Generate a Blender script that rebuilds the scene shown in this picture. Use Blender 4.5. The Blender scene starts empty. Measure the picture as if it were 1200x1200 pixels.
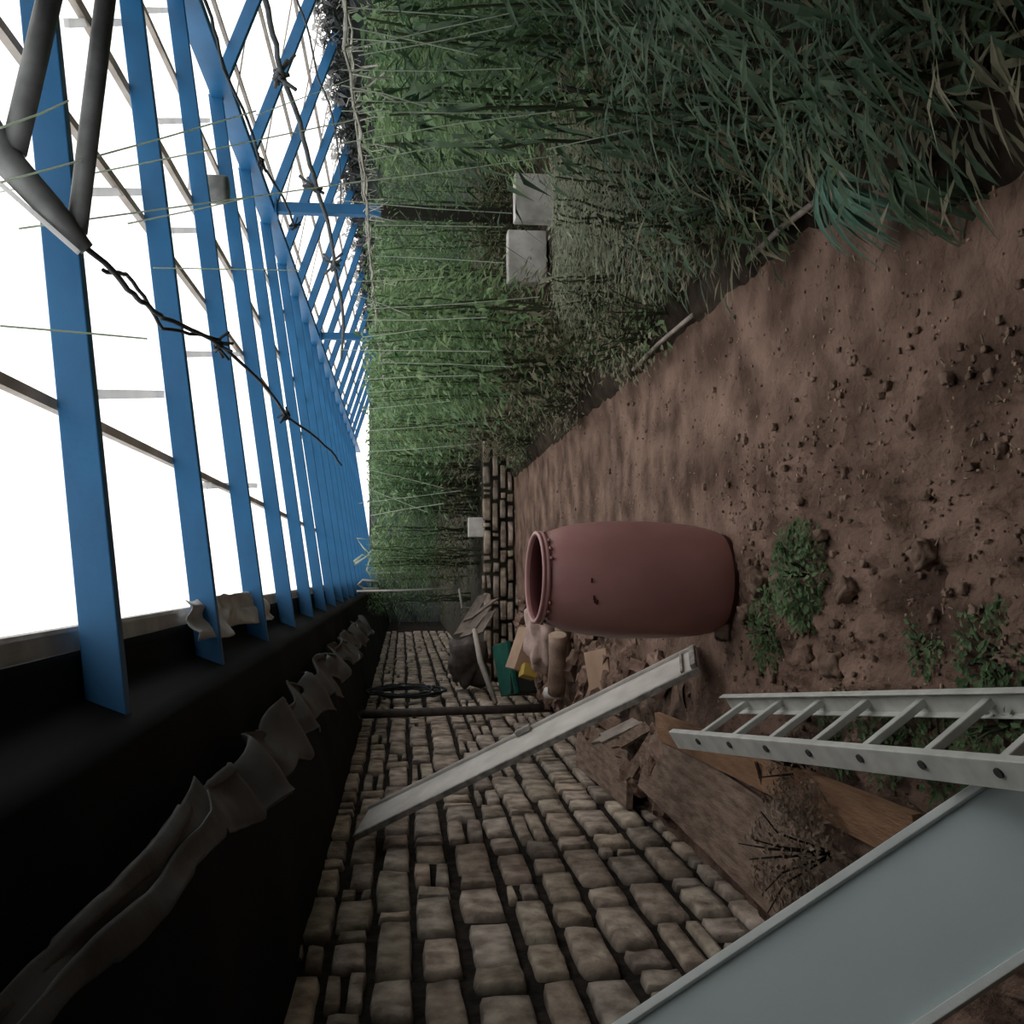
import bpy, math, random
from mathutils import Vector as V, Matrix, noise
random.seed(11)
S = bpy.context.scene
C = S.collection

# ---------------------------------------------------------------- camera
FPX = 1150.0
YAW = math.atan(70 / FPX)
PIT = math.atan(128 / FPX)
EYE = V((0, 0, 1.5))
FW = V((math.sin(YAW) * math.cos(PIT), math.cos(YAW) * math.cos(PIT), -math.sin(PIT)))
RT = V((math.cos(YAW), -math.sin(YAW), 0))
UP = RT.cross(FW)
cd = bpy.data.cameras.new('camera')
cam = bpy.data.objects.new('camera', cd)
C.objects.link(cam)
cd.sensor_width = 36
cd.lens = FPX / 1200 * 36
cd.clip_start = 0.02
# the phone was held on its side: the picture's right is the world's down
m = Matrix((-UP, RT, -FW)).transposed().to_4x4()
m.translation = EYE
cam.matrix_world = m
S.camera = cam


def ray(x, y):
    return FW + RT * ((1200 - y) - 600) / FPX - UP * (x - 600) / FPX


def on_z(x, y, z=0.0):
    d = ray(x, y)
    return EYE + d * ((z - EYE.z) / d.z)


def on_x(x, y, X):
    d = ray(x, y)
    return EYE + d * (X / d.x)


def on_y(x, y, Y):
    d = ray(x, y)
    return EYE + d * (Y / d.y)


# ---------------------------------------------------------------- materials
def mat(name, col, rough=0.8, var=0.0, scale=8.0, bump=0.0, bscale=40.0, metal=0.0, col2=None, tint=False, spec=0.3, stretch=None, detail=6):
    m = bpy.data.materials.new(name)
    m.use_nodes = True
    nt = m.node_tree
    b = nt.nodes['Principled BSDF']
    b.inputs['Roughness'].default_value = rough
    b.inputs['Metallic'].default_value = metal
    b.inputs['Specular IOR Level'].default_value = spec
    b.inputs['Base Color'].default_value = (*col, 1)
    tc = nt.nodes.new('ShaderNodeTexCoord')
    mp = nt.nodes.new('ShaderNodeMapping')
    nt.links.new(tc.outputs['Object'], mp.inputs[0])
    if stretch:
        mp.inputs['Scale'].default_value = stretch
    out = None
    if var or col2:
        n = nt.nodes.new('ShaderNodeTexNoise')
        n.inputs['Scale'].default_value = scale
        n.inputs['Detail'].default_value = detail
        nt.links.new(mp.outputs[0], n.inputs['Vector'])
        r = nt.nodes.new('ShaderNodeValToRGB')
        c2 = col2 or tuple(c * (1 + var) for c in col)
        c1 = col if col2 else tuple(c * (1 - var) for c in col)
        r.color_ramp.elements[0].color = (*c1, 1)
        r.color_ramp.elements[1].color = (*c2, 1)
        r.color_ramp.elements[0].position = 0.35
        r.color_ramp.elements[1].position = 0.68
        nt.links.new(n.outputs['Fac'], r.inputs[0])
        out = r.outputs[0]
        nt.links.new(out, b.inputs['Base Color'])
    if tint:
        a = nt.nodes.new('ShaderNodeAttribute')
        a.attribute_name = 'tint'
        mx = nt.nodes.new('ShaderNodeMix')
        mx.data_type = 'RGBA'
        mx.blend_type = 'MULTIPLY'
        mx.inputs[0].default_value = 1
        if out:
            nt.links.new(out, mx.inputs[6])
        else:
            mx.inputs[6].default_value = (*col, 1)
        nt.links.new(a.outputs['Color'], mx.inputs[7])
        nt.links.new(mx.outputs[2], b.inputs['Base Color'])
    if bump:
        n2 = nt.nodes.new('ShaderNodeTexNoise')
        n2.inputs['Scale'].default_value = bscale
        n2.inputs['Detail'].default_value = 8
        nt.links.new(mp.outputs[0], n2.inputs['Vector'])
        bp = nt.nodes.new('ShaderNodeBump')
        bp.inputs['Strength'].default_value = bump
        bp.inputs['Distance'].default_value = 0.02
        nt.links.new(n2.outputs['Fac'], bp.inputs['Height'])
        nt.links.new(bp.outputs[0], b.inputs['Normal'])
    return m


def leaf_mat(name, c1, c2, trans=0.35):
    m = mat(name, c1, rough=0.6, col2=c2, scale=5.0, spec=0.2)
    nt = m.node_tree
    b = nt.nodes['Principled BSDF']
    o = nt.nodes['Material Output']
    t = nt.nodes.new('ShaderNodeBsdfTranslucent')
    src = b.inputs['Base Color'].links[0].from_socket
    nt.links.new(src, t.inputs['Color'])
    mx = nt.nodes.new('ShaderNodeMixShader')
    mx.inputs[0].default_value = trans
    nt.links.new(b.outputs[0], mx.inputs[1])
    nt.links.new(t.outputs[0], mx.inputs[2])
    nt.links.new(mx.outputs[0], o.inputs[0])
    return m


M = {}
M['soil'] = mat('soil', (0.085, 0.054, 0.041), 0.95, col2=(0.285, 0.19, 0.15), scale=3.2, bump=1.0, bscale=34, spec=0.1, detail=12)
M['shade_toned_soil'] = mat('shade_toned_soil', (0.022, 0.017, 0.013), 0.95, col2=(0.075, 0.058, 0.045), scale=5, bump=0.7, bscale=30, spec=0.05)  # bed soil, the near corner's shade put into its dark colour
M['heap'] = mat('rubble_earth', (0.04, 0.028, 0.022), 0.95, col2=(0.19, 0.13, 0.10), scale=9, bump=0.9, bscale=30, spec=0.1)
M['clod'] = mat('clod', (0.10, 0.065, 0.048), 0.95, col2=(0.30, 0.215, 0.17), scale=14, bump=0.5, bscale=40, spec=0.1)
M['stone'] = mat('stone', (0.24, 0.19, 0.155), 0.85, col2=(0.62, 0.53, 0.45), scale=9, bump=0.7, bscale=30, tint=True, spec=0.2)
M['mortar'] = mat('mortar', (0.025, 0.02, 0.017), 0.95, var=0.5, scale=14, bump=0.6, bscale=40, spec=0.1)
M['rubble'] = mat('rubble', (0.13, 0.08, 0.06), 0.9, col2=(0.36, 0.25, 0.20), scale=6, bump=0.5, spec=0.15)
M['blue'] = mat('blue_paint', (0.02, 0.13, 0.30), 0.5, var=0.15, scale=3, bump=0.05, spec=0.3)
M['grey_steel'] = mat('grey_steel', (0.15, 0.16, 0.16), 0.55, var=0.25, scale=12, metal=0.2)
M['fascia'] = mat('fascia', (0.55, 0.55, 0.54), 0.7, var=0.2, scale=6, bump=0.3, bscale=15)
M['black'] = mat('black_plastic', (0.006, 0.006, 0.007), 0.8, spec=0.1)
M['tarp'] = mat('tarp', (0.07, 0.066, 0.063), 0.6, var=0.3, scale=5, bump=0.3, bscale=12, spec=0.3)
M['barrel'] = mat('barrel', (0.36, 0.175, 0.17), 0.42, col2=(0.46, 0.24, 0.23), scale=3, bump=0.05, bscale=20, spec=0.4)
M['barrel_in'] = mat('barrel_inside', (0.10, 0.03, 0.03), 0.6)  # hollow's shade put into a darker copy of the plastic; scuffs share it
M['plank'] = mat('white_plank', (0.54, 0.515, 0.485), 0.7, col2=(0.70, 0.67, 0.635), scale=7, bump=0.25, bscale=20)
M['plank_edge'] = mat('plank_edge', (0.33, 0.315, 0.29), 0.8, var=0.35, scale=18, bump=0.5, bscale=40)
M['alu'] = mat('aluminium', (0.60, 0.61, 0.58), 0.5, var=0.15, scale=12, metal=0.1)
M['hole'] = mat('rivet', (0.05, 0.05, 0.05), 0.7)
M['panel'] = mat('panel_sheet', (0.54, 0.645, 0.655), 0.55, var=0.06, scale=2, bump=0.05, bscale=60)
M['panel_frame'] = mat('panel_frame', (0.76, 0.82, 0.81), 0.55, var=0.08, scale=8, bump=0.1, bscale=30)
M['wood'] = mat('weathered_wood', (0.13, 0.085, 0.06), 0.85, col2=(0.28, 0.20, 0.155), scale=6, bump=0.5, bscale=22, stretch=(6, 1, 6))
M['wood_orange'] = mat('orange_wood', (0.22, 0.12, 0.07), 0.85, col2=(0.34, 0.20, 0.12), scale=5, bump=0.4, bscale=22, stretch=(6, 1, 6))
M['greywood'] = mat('grey_wood', (0.20, 0.17, 0.15), 0.85, col2=(0.42, 0.36, 0.32), scale=6, bump=0.4, bscale=25)
M['log'] = mat('log_bark', (0.16, 0.10, 0.075), 0.9, col2=(0.40, 0.29, 0.23), scale=7, bump=0.6, bscale=20)
M['cut'] = mat('log_cut', (0.5, 0.38, 0.3), 0.85, var=0.2, scale=10)
M['card'] = mat('cardboard', (0.40, 0.27, 0.19), 0.85, var=0.12, scale=6)
M['cloth'] = mat('pink_cloth', (0.50, 0.37, 0.33), 0.85, var=0.2, scale=8, bump=0.4, bscale=20)
M['greenplastic'] = mat('green_plastic', (0.012, 0.10, 0.075), 0.5, var=0.3, scale=6)
M['darkplastic'] = mat('dark_plastic', (0.012, 0.014, 0.013), 0.6)
M['whiteplastic'] = mat('white_plastic', (0.6, 0.58, 0.55), 0.6, var=0.1, scale=10)
M['whitewash'] = mat('whitewash', (0.42, 0.41, 0.39), 0.85, col2=(0.72, 0.71, 0.68), scale=5, bump=0.3, bscale=20)
M['yellow'] = mat('yellow_plastic', (0.5, 0.36, 0.08), 0.6)
M['rod'] = mat('brown_rod', (0.075, 0.06, 0.055), 0.7, var=0.3, scale=15)
M['cable'] = mat('dark_cable', (0.02, 0.025, 0.03), 0.7)
M['rope'] = mat('twisted_rope', (0.09, 0.10, 0.11), 0.8, var=0.3, scale=30)
M['hose'] = mat('grey_hose', (0.34, 0.30, 0.27), 0.7, var=0.2, scale=10)
M['straw'] = mat('straw', (0.30, 0.24, 0.18), 0.9, var=0.3)
M['vine'] = mat('dry_vine', (0.42, 0.42, 0.37), 0.9, var=0.3, scale=20)
M['vine_dark'] = mat('dark_dry_vine', (0.05, 0.055, 0.06), 0.9, col2=(0.16, 0.17, 0.17), scale=6)
M['stem'] = mat('green_stem', (0.045, 0.06, 0.03), 0.8)
M['branch'] = mat('dark_branch', (0.02, 0.018, 0.014), 0.9)
M['leaf'] = leaf_mat('leaf', (0.055, 0.14, 0.055), (0.26, 0.40, 0.22))
M['leaf_b'] = leaf_mat('leaf_yellowish', (0.08, 0.16, 0.06), (0.30, 0.42, 0.21))
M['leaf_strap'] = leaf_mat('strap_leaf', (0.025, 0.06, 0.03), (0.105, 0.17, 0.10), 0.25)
M['leaf_teal'] = leaf_mat('teal_leaf', (0.08, 0.19, 0.14), (0.17, 0.32, 0.25), 0.2)
M['leaf_dry'] = leaf_mat('dry_leaf', (0.13, 0.125, 0.075), (0.32, 0.31, 0.21), 0.2)
M['pale_batten'] = leaf_mat('pale_batten', (0.75, 0.76, 0.77), (0.85, 0.85, 0.85), .65)
M['purlin'] = leaf_mat('purlin', (0.42, 0.38, 0.34), (0.6, 0.56, 0.52), .3)
M['leaf_dull'] = leaf_mat('dull_leaf', (0.09, 0.11, 0.06), (0.25, 0.28, 0.19), 0.2)
M['string'] = leaf_mat('white_string', (0.6, 0.68, 0.58), (0.7, 0.76, 0.68), 0.5)
M['leaf_brown'] = leaf_mat('brown_leaf', (0.10, 0.07, 0.05), (0.30, 0.23, 0.18), 0.15)
M['leaf_weed'] = leaf_mat('weed_leaf', (0.055, 0.11, 0.045), (0.19, 0.28, 0.14), 0.3)
M['curtain'] = mat('side_curtain', (0.035, 0.04, 0.045), 0.8, col2=(0.13, 0.14, 0.15), scale=3, bump=0.4, bscale=8)
M['earth_dark'] = mat('dark_earth', (0.05, 0.045, 0.03), 0.95, var=0.4, scale=5, bump=0.5, bscale=20)

film = bpy.data.materials.new('roof_film')
film.use_nodes = True
nt = film.node_tree
nt.nodes.remove(nt.nodes['Principled BSDF'])
tr = nt.nodes.new('ShaderNodeBsdfTransparent')
tl = nt.nodes.new('ShaderNodeBsdfTranslucent')
mx = nt.nodes.new('ShaderNodeMixShader')
tc = nt.nodes.new('ShaderNodeTexCoord')
mp = nt.nodes.new('ShaderNodeMapping')
mp.inputs['Scale'].default_value = (1.0, 6.0, 1.0)
ns = nt.nodes.new('ShaderNodeTexNoise')
ns.inputs['Scale'].default_value = 0.9
cr = nt.nodes.new('ShaderNodeValToRGB')
cr.color_ramp.elements[0].position = 0.25
cr.color_ramp.elements[0].color = (0.6, 0.63, 0.62, 1)
cr.color_ramp.elements[1].position = 0.45
cr.color_ramp.elements[1].color = (0.96, 0.95, 0.94, 1)
nt.links.new(tc.outputs['Object'], mp.inputs[0])
nt.links.new(mp.outputs[0], ns.inputs['Vector'])
nt.links.new(ns.outputs['Fac'], cr.inputs[0])
nt.links.new(cr.outputs[0], tr.inputs['Color'])
tl.inputs['Color'].default_value = (0.9, 0.88, 0.86, 1)
mx.inputs[0].default_value = 0.2
nt.links.new(tr.outputs[0], mx.inputs[1])
nt.links.new(tl.outputs[0], mx.inputs[2])
nt.links.new(mx.outputs[0], nt.nodes['Material Output'].inputs[0])
M['film'] = film


# ---------------------------------------------------------------- mesh builder
class MB:
    def __init__(s):
        s.v, s.f, s.t = [], [], []
        s.tv = 1.0
        s.tints = []

    def add(s, vs, fs, tint=None):
        o = len(s.v)
        s.v += [tuple(p) for p in vs]
        s.f += [tuple(i + o for i in f) for f in fs]
        if tint is not None:
            s.tints += [tint] * len(vs)
        return s

    def box(s, c, size, ax=None, taper=1.0):
        c = V(c)
        a = ax or (V((1, 0, 0)), V((0, 1, 0)), V((0, 0, 1)))
        hx, hy, hz = [q / 2 for q in size]
        vs = []
        for k in (-1, 1):
            tt = taper if k > 0 else 1
            for (i, j) in ((-1, -1), (1, -1), (1, 1), (-1, 1)):
                vs.append(c + a[0] * hx * i * tt + a[1] * hy * j * tt + a[2] * hz * k)
        return s.add(vs, [(3, 2, 1, 0), (4, 5, 6, 7), (0, 1, 5, 4), (1, 2, 6, 5), (2, 3, 7, 6), (3, 0, 4, 7)])

    def bar(s, a, b, w, h, up=V((0, 0, 1))):
        a, b = V(a), V(b)
        d = b - a
        L = d.length
        d = d.normalized()
        x = d.cross(up)
        if x.length < 1e-4:
            x = d.cross(V((1, 0, 0)))
        x.normalize()
        z = x.cross(d)
        return s.box((a + b) / 2, (w, L, h), (x, d, z))

    def tube(s, pts, r, n=8, cap=True):
        pts = [V(p) for p in pts]
        rs = r if isinstance(r, (list, tuple)) else [r] * len(pts)
        vs, fs = [], []
        for i, p in enumerate(pts):
            d = (pts[min(i + 1, len(pts) - 1)] - pts[max(i - 1, 0)]).normalized()
            x = d.cross(V((0.13, 0.31, 0.94)))
            if x.length < 0.05:
                x = d.cross(V((1, 0, 0)))
            x.normalize()
            y = d.cross(x)
            for k in range(n):
                a = 2 * math.pi * k / n
                vs.append(p + (x * math.cos(a) + y * math.sin(a)) * rs[i])
        for i in range(len(pts) - 1):
            for k in range(n):
                fs.append((i * n + k, i * n + (k + 1) % n, (i + 1) * n + (k + 1) % n, (i + 1) * n + k))
        if cap:
            fs.append(tuple(range(n))[::-1])
            fs.append(tuple((len(pts) - 1) * n + k for k in range(n)))
        return s.add(vs, fs)

    def lathe(s, prof, n=40):
        vs, fs = [], []
        for (r, z) in prof:
            for k in range(n):
                a = 2 * math.pi * k / n
                vs.append((r * math.cos(a), r * math.sin(a), z))
        for i in range(len(prof) - 1):
            for k in range(n):
                fs.append((i * n + k, i * n + (k + 1) % n, (i + 1) * n + (k + 1) % n, (i + 1) * n + k))
        return s.add(vs, fs)

    def grid(s, fn, nu, nv):
        vs = [fn(i / nu, j / nv) for j in range(nv + 1) for i in range(nu + 1)]
        fs = [(j * (nu + 1) + i, j * (nu + 1) + i + 1, (j + 1) * (nu + 1) + i + 1, (j + 1) * (nu + 1) + i) for j in range(nv) for i in range(nu)]
        return s.add(vs, fs)

    def rock(s, c, size, seed=0, n=2, rough=0.35, ax=None):
        # a cube-sphere, squared off and roughened
        c = V(c)
        a = ax or (V((1, 0, 0)), V((0, 1, 0)), V((0, 0, 1)))
        idx, vs, fs = {}, [], []
        K = n * 2

        def vid(p):
            k = tuple(round(q, 4) for q in p)
            if k not in idx:
                q = V(p)
                q = q.lerp(q.normalized() * 1.15, 0.55)
                q *= 1 + rough * noise.noise(q * 1.7 + V((seed * 3.1, seed, -seed)))
                idx[k] = len(vs)
                vs.append(c + a[0] * q.x * size[0] / 2 + a[1] * q.y * size[1] / 2 + a[2] * q.z * size[2] / 2)
            return idx[k]
        for ax_ in range(3):
            for sg in (-1, 1):
                for i in range(K):
                    for j in range(K):
                        q = []
                        for (di, dj) in ((0, 0), (1, 0), (1, 1), (0, 1)):
                            u = -1 + 2 * (i + di) / K
                            w = -1 + 2 * (j + dj) / K
                            p = [0, 0, 0]
                            p[ax_] = sg
                            p[(ax_ + 1) % 3] = u
                            p[(ax_ + 2) % 3] = w
                            q.append(vid(p))
                        fs.append(tuple(q if sg > 0 else q[::-1]))
        return s.add(vs, fs)

    def leaf(s, base, d, L, W, droop=0.3, fold=0.15):
        d = V(d).normalized()
        side = d.cross(V((0, 0, 1)))
        if side.length < 0.05:
            side = V((1, 0, 0))
        side.normalize()
        side = side.lerp(V((random.uniform(-1, 1), random.uniform(-1, 1), random.uniform(-1, 1))), 0.35).normalized()
        b = V(base)
        p1 = b + d * L * 0.45 - V((0, 0, droop * L * 0.2))
        p2 = b + d * L * 0.9 - V((0, 0, droop * L * 0.8))
        return s.add([b, p1 + side * W / 2, p1 - V((0, 0, fold * W)), p1 - side * W / 2, p2], [(0, 1, 2), (0, 2, 3), (2, 1, 4), (3, 2, 4)])

    def build(s, name, m, parent=None, smooth=False, bevel=0.0, weld=False):
        me = bpy.data.meshes.new(name)
        me.from_pydata(s.v, [], s.f)
        if s.tints and len(s.tints) == len(s.v):
            ca = me.color_attributes.new('tint', 'FLOAT_COLOR', 'POINT')
            ca.data.foreach_set('color', [q for t in s.tints for q in (*t, 1)])
        me.materials.append(m)
        if smooth:
            me.polygons.foreach_set('use_smooth', [True] * len(me.polygons))
        me.update()
        o = bpy.data.objects.new(name, me)
        C.objects.link(o)
        if parent:
            o.parent = parent
        if bevel:
            b = o.modifiers.new('bevel', 'BEVEL')
            b.width = bevel
            b.segments = 2
        return o


def tag(o, label=None, cat=None, group=None, kind=None):
    if label:
        o['label'] = label
    if cat:
        o['category'] = cat
    if group:
        o['group'] = group
    if kind:
        o['kind'] = kind
    return o


def empty(name, loc=(0, 0, 0), rz=0, label=None, cat=None, group=None):
    o = bpy.data.objects.new(name, None)
    o.empty_display_size = 0.1
    o.location = loc
    o.rotation_euler = (0, 0, rz)
    C.objects.link(o)
    return tag(o, label, cat, group)


def copy_tree(o, parent=None):
    c = o.copy()
    C.objects.link(c)
    if parent:
        c.parent = parent
    for ch in [q for q in list(o.children)]:
        copy_tree(ch, c)
    return c


def recenter(o, p):
    """move a world-built mesh object's origin to p"""
    p = V(p)
    for v in o.data.vertices:
        v.co -= p
    o.location = p
    return o


R1 = random.uniform
ORD = ['nearest', 'second', 'third', 'fourth', 'fifth', 'sixth', 'seventh', 'eighth', 'ninth', 'tenth', 'eleventh', 'twelfth', 'thirteenth', 'fourteenth', 'fifteenth', 'sixteenth']

# ---------------------------------------------------------------- ground
def gz(x, y):
    """height of the ground"""
    p = V((x, y, 0))
    z = 0.035 * noise.noise(p * 0.9) + 0.018 * noise.noise(p * 3.1 + V((5, 1, 0)))
    rough = 0.35 + 0.65 * max(0, min(1, (0.7 - x) / 0.9)) * (1 if y < 5 else 0.4)
    z += 0.016 * rough * noise.noise(p * 11) + 0.012 * rough * noise.noise(p * 27)
    k = max(0.0, min(1, (1.0 - x) / .6)) * max(0.0, min(1, (4.6 - y) / .9))
    if k > 0:
        r_ = abs(noise.noise(p * 7 + V((2, 7, 1)))) + .5 * abs(noise.noise(p * 16 + V((2, 1, 1))))
        z += k * (.075 * r_ - .018) + k * .022 * noise.noise(p * 34)
    if x > 1.1:                                            # the planted bed rises beside the path
        t = min(1, (x - 1.1) / 0.7)
        z += 0.10 * t * t * (3 - 2 * t)
    if y < 3.9 and x < 0.5:                                # loose heap of earth in front
        t = math.exp(-((x + 0.15) ** 2) / 0.25 - ((y - 3.2) ** 2) / 0.5)
        z += 0.05 * t
    return z


def floor_fn(u, v):
    y = -2 + 22 * (0.12 * v + 0.88 * v ** 2.0) if v > 0.0 else -2
    x = -1.6 + 7.6 * (0.55 * u + 0.45 * u ** 2.2)
    return (x, y, gz(x, y))


MB().grid(floor_fn, 330, 430).build('floor', M['soil'], smooth=True)['kind'] = 'structure'

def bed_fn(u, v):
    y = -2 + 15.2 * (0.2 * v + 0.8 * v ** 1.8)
    x0 = 1.22 - .30 * max(0, min(1, (3.0 - y) / .5)) + .07 * noise.noise(V((y * 1.7, 3, 0))) + .03 * noise.noise(V((y * 6, 1, 0)))  # edge bends outward to take in the shaded near corner
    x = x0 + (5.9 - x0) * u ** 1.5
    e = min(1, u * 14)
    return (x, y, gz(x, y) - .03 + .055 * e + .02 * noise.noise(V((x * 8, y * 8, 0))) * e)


MB().grid(bed_fn, 110, 240).build('floor_bed', M['shade_toned_soil'], smooth=True)['kind'] = 'structure'

# ---------------------------------------------------------------- stone wall on the left
WX = -1.43


NU = [0, .05, .2, .5, .8, .95, 1]
NV = [0, .09, .32, .68, .91, 1]


def stone(mb, y0, y1, z0, z1, X, seed, tint, nx=V((1, 0, 0)), org=None):
    n1, n2 = 6, 5
    rows = []
    gap = 0.009
    y0 += gap * R1(.8, 3.2); y1 -= gap * R1(.8, 3.2); z0 += gap * R1(.6, 1.7); z1 -= gap * R1(.6, 1.7)
    if y1 - y0 < 0.03 or z1 - z0 < 0.03:
        return
    dep = R1(0.0, 0.012)
    sk = [R1(-.010, .010) for _ in range(8)]
    vs, fs, tl_ = [], [], []
    for j in range(n2 + 1):
        for i in range(n1 + 1):
            u, v = NU[i], NV[j]
            a = abs(2 * u - 1); b = abs(2 * v - 1)
            y = y0 + (y1 - y0) * u + sk[0] * (1 - u) * v + sk[1] * u * (1 - v)
            z = z0 + (z1 - z0) * v + sk[2] * u * (1 - v) + sk[3] * u * v
            # round the corners
            cy, cz = (y0 + y1) / 2, (z0 + z1) / 2
            k = 1 - 0.07 * (a * b) ** 4
            y = cy + (y - cy) * k; z = cz + (z - cz) * k
            e = max(a, b)
            q = V((y * 9, z * 9, seed))
            w = 0.007 * noise.noise(q * 1.3)
            y += w
            z += 0.007 * noise.noise(q * 1.3 + V((9, 9, 9)))
            x = 0.022 * (1 - max(a ** 14, b ** 10) * 0.35) + dep + 0.010 * noise.noise(q * 0.8) + 0.007 * noise.noise(q * 2.5)
            if e >= 0.999:
                x = -0.02
            vs.append((y, z, x))
            g_ = .10 if e >= .999 else (.8 if e > .88 else 1)
            tl_.append(tuple(q * g_ for q in tint))
    for j in range(n2):
        for i in range(n1):
            o = j * (n1 + 1) + i
            fs.append((o, o + 1, o + n1 + 2, o + n1 + 1))
    out = []
    for (y, z, x) in vs:
        if org is None:
            out.append((X + x, y, z))
        else:
            out.append((y, X - x, z))
    mb.add(out, fs)
    mb.tints += tl_


def stone_wall(mb, s0, s1, z0, z1, X, org=None, hmin=.145, hmax=.235, lk=1.0):
    z = z0
    sd = 0
    while z < z1:
        h = R1(hmin, hmax)
        s = s0 - R1(0, .3)
        while s < s1:
            L = R1(.24, .64) * lk * (1 if random.random() > .25 else .4)
            sd += 1

            def tn():
                g = R1(.62, 1.15)
                return (g * R1(.97, 1.05), g, g * R1(.92, 1.02))
            r = random.random()
            if r < .13 and h > .13:
                k = R1(.35, .65)
                stone(mb, s, s + L, z, z + h * k, X, sd, tn(), org=org)
                stone(mb, s, s + L, z + h * k, z + h, X, sd + .5, tn(), org=org)
            elif r < .22:
                stone(mb, s, s + L, z - R1(0, .02), z + h * R1(1, 1.12), X, sd, tn(), org=org)
            else:
                stone(mb, s, s + L, z, z + h * R1(.9, 1), X, sd, tn(), org=org)
            s += L
        z += h
    return mb


w = stone_wall(MB(), 1.6, 24, -.1, 1.86, WX - .05)
wl = w.build('wall_left', M['stone'], smooth=True)
wl['kind'] = 'structure'
mo = MB().grid(lambda u, v: (WX - .055 + .012 * noise.noise(V((u * 120, v * 14, 0))), -2 + 32 * u, -.15 + 2.1 * v), 500, 40)
mo.box((WX - .3, 14, .85), (.4, 32, 2.06))
mo.build('wall_left_mortar', M['mortar'], wl, smooth=True)

# low terrace wall at the far end and dark end walls
TY = 13.0
w = stone_wall(MB(), -1.3, 2.1, -.1, .40, TY, org=1, hmin=.09, hmax=.14, lk=.7)
wf = w.build('wall_far', M['stone'], smooth=True)
wf['kind'] = 'structure'
MB().box((2.2, TY + 8.3, .15), (7.3, 16.4, .53)).build('floor_terrace', M['earth_dark'])['kind'] = 'structure'
w2 = MB().box((2.2, 29.6, 1.2), (8, .1, 2.6)).build('wall_end', M['curtain']); w2['kind'] = 'structure'
w3 = MB().box((2.2, -2.0, 1.2), (8.2, .1, 2.6)).build('wall_back', M['curtain']); w3['kind'] = 'structure'
w4 = MB().grid(lambda u, v: (5.95 + .04 * noise.noise(V((u * 60, v * 4, 0))), -2 + 32 * u, -.1 + 2.25 * v), 260, 20).build('wall_right', M['curtain'], smooth=True)
w4['kind'] = 'structure'

# ---------------------------------------------------------------- roof geometry
HL, SL = 0.825, 0.161          # left slope: height above eye = HL + SL * x


def zl(x):
    return 1.5 + HL + SL * x


XR = 3.6
ZR = zl(XR)
XE, ZE = 5.9, 2.19


def zr(x):
    return ZR + (ZE - ZR) * (x - XR) / (XE - XR)


SK = 0.16                       # rafters run a little forward as they go right
# film roof
fm = MB()
fm.grid(lambda u, v: (-.22 + (XR + .22) * u, -2 + 32 * v, zl(-.22 + (XR + .22) * u) + .10 + .01 * noise.noise(V((u * 6, v * 40, 0)))), 20, 120)
fm.grid(lambda u, v: (XR + (XE + .1 - XR) * u, -2 + 32 * v, zr(XR + (XE + .1 - XR) * u) + .10 + .01 * noise.noise(V((u * 6, v * 40, 3)))), 16, 120)
fm.build('ceiling', M['film'], smooth=True)['kind'] = 'structure'

sh = MB().grid(lambda u, v: (XR + (XE + .1 - XR) * u, -2 + 7.4 * v, zr(XR + (XE + .1 - XR) * u) + .125), 8, 12)  # added opaque sheets over the film, out of view, to darken the near corner
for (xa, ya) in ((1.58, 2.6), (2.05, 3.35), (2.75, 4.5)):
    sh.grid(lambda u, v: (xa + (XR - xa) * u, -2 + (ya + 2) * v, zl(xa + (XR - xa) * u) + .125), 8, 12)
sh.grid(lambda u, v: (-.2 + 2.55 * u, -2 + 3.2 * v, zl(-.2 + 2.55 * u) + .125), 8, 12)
sh.build('added_shade_sheet', M['black'])['kind'] = 'structure'
# rafters
YL = [1.36, 2.74, 4.12, 5.45, 6.8, 8.15, 9.5, 10.85, 12.2, 13.55, 14.9, 16.25, 17.6, 19.0, 20.4, 21.8, 23.2, 24.6, 26.0, 27.4]
for i, y in enumerate(YL):
    for side in (0, 1):
        if (side == 0 and i == 0) or (side == 1 and i < 3):
            continue
        bm_ = MB()
        if side == 0:
            a = V((-.46, y - SK * .32, zl(-.46)))
            b = V((XR, y + SK * (XR + .14), zl(XR)))
        else:
            y0 = y + SK * (XR + .14)
            a = V((XR, y0, ZR)); b = V((XE, y0 + SK * (XE - XR), ZE))
        bm_.bar(a, b, .05, .10)
        nm = 'left slope' if side == 0 else 'right slope'
        o = bm_.build('blue_rafter', M['blue'], bevel=.004)
        recenter(o, (a + b) / 2)
        far = i >= 9
        where = 'of the wide near roof slope' if side == 0 else 'on the slope beyond the ridge'
        lab = ('blue painted rafter %s, %s from the camera' % (where, ORD[i - 1 if side == 0 else i - 3])) if not far else ('distant blue rafter on the %s, merging with its neighbours' % nm)
        tag(o, lab, 'rafter', 'blue rafters on the %s' % nm)
# ridge beam
o = MB().bar((XR, -1.9, ZR - .06), (XR, 29.5, ZR - .06), .06, .17).build('ridge_beam', M['blue'], bevel=.005)
tag(o, 'long blue beam along the roof ridge where both sets of rafters meet', 'beam')
o = MB().bar((XE, -1.9, ZE - .02), (XE, 29.5, ZE - .02), .05, .20).build('eave_beam', M['grey_steel'], bevel=.005)
tag(o, 'grey eave rail above the dark side curtain beyond the plants', 'rail')
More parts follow.
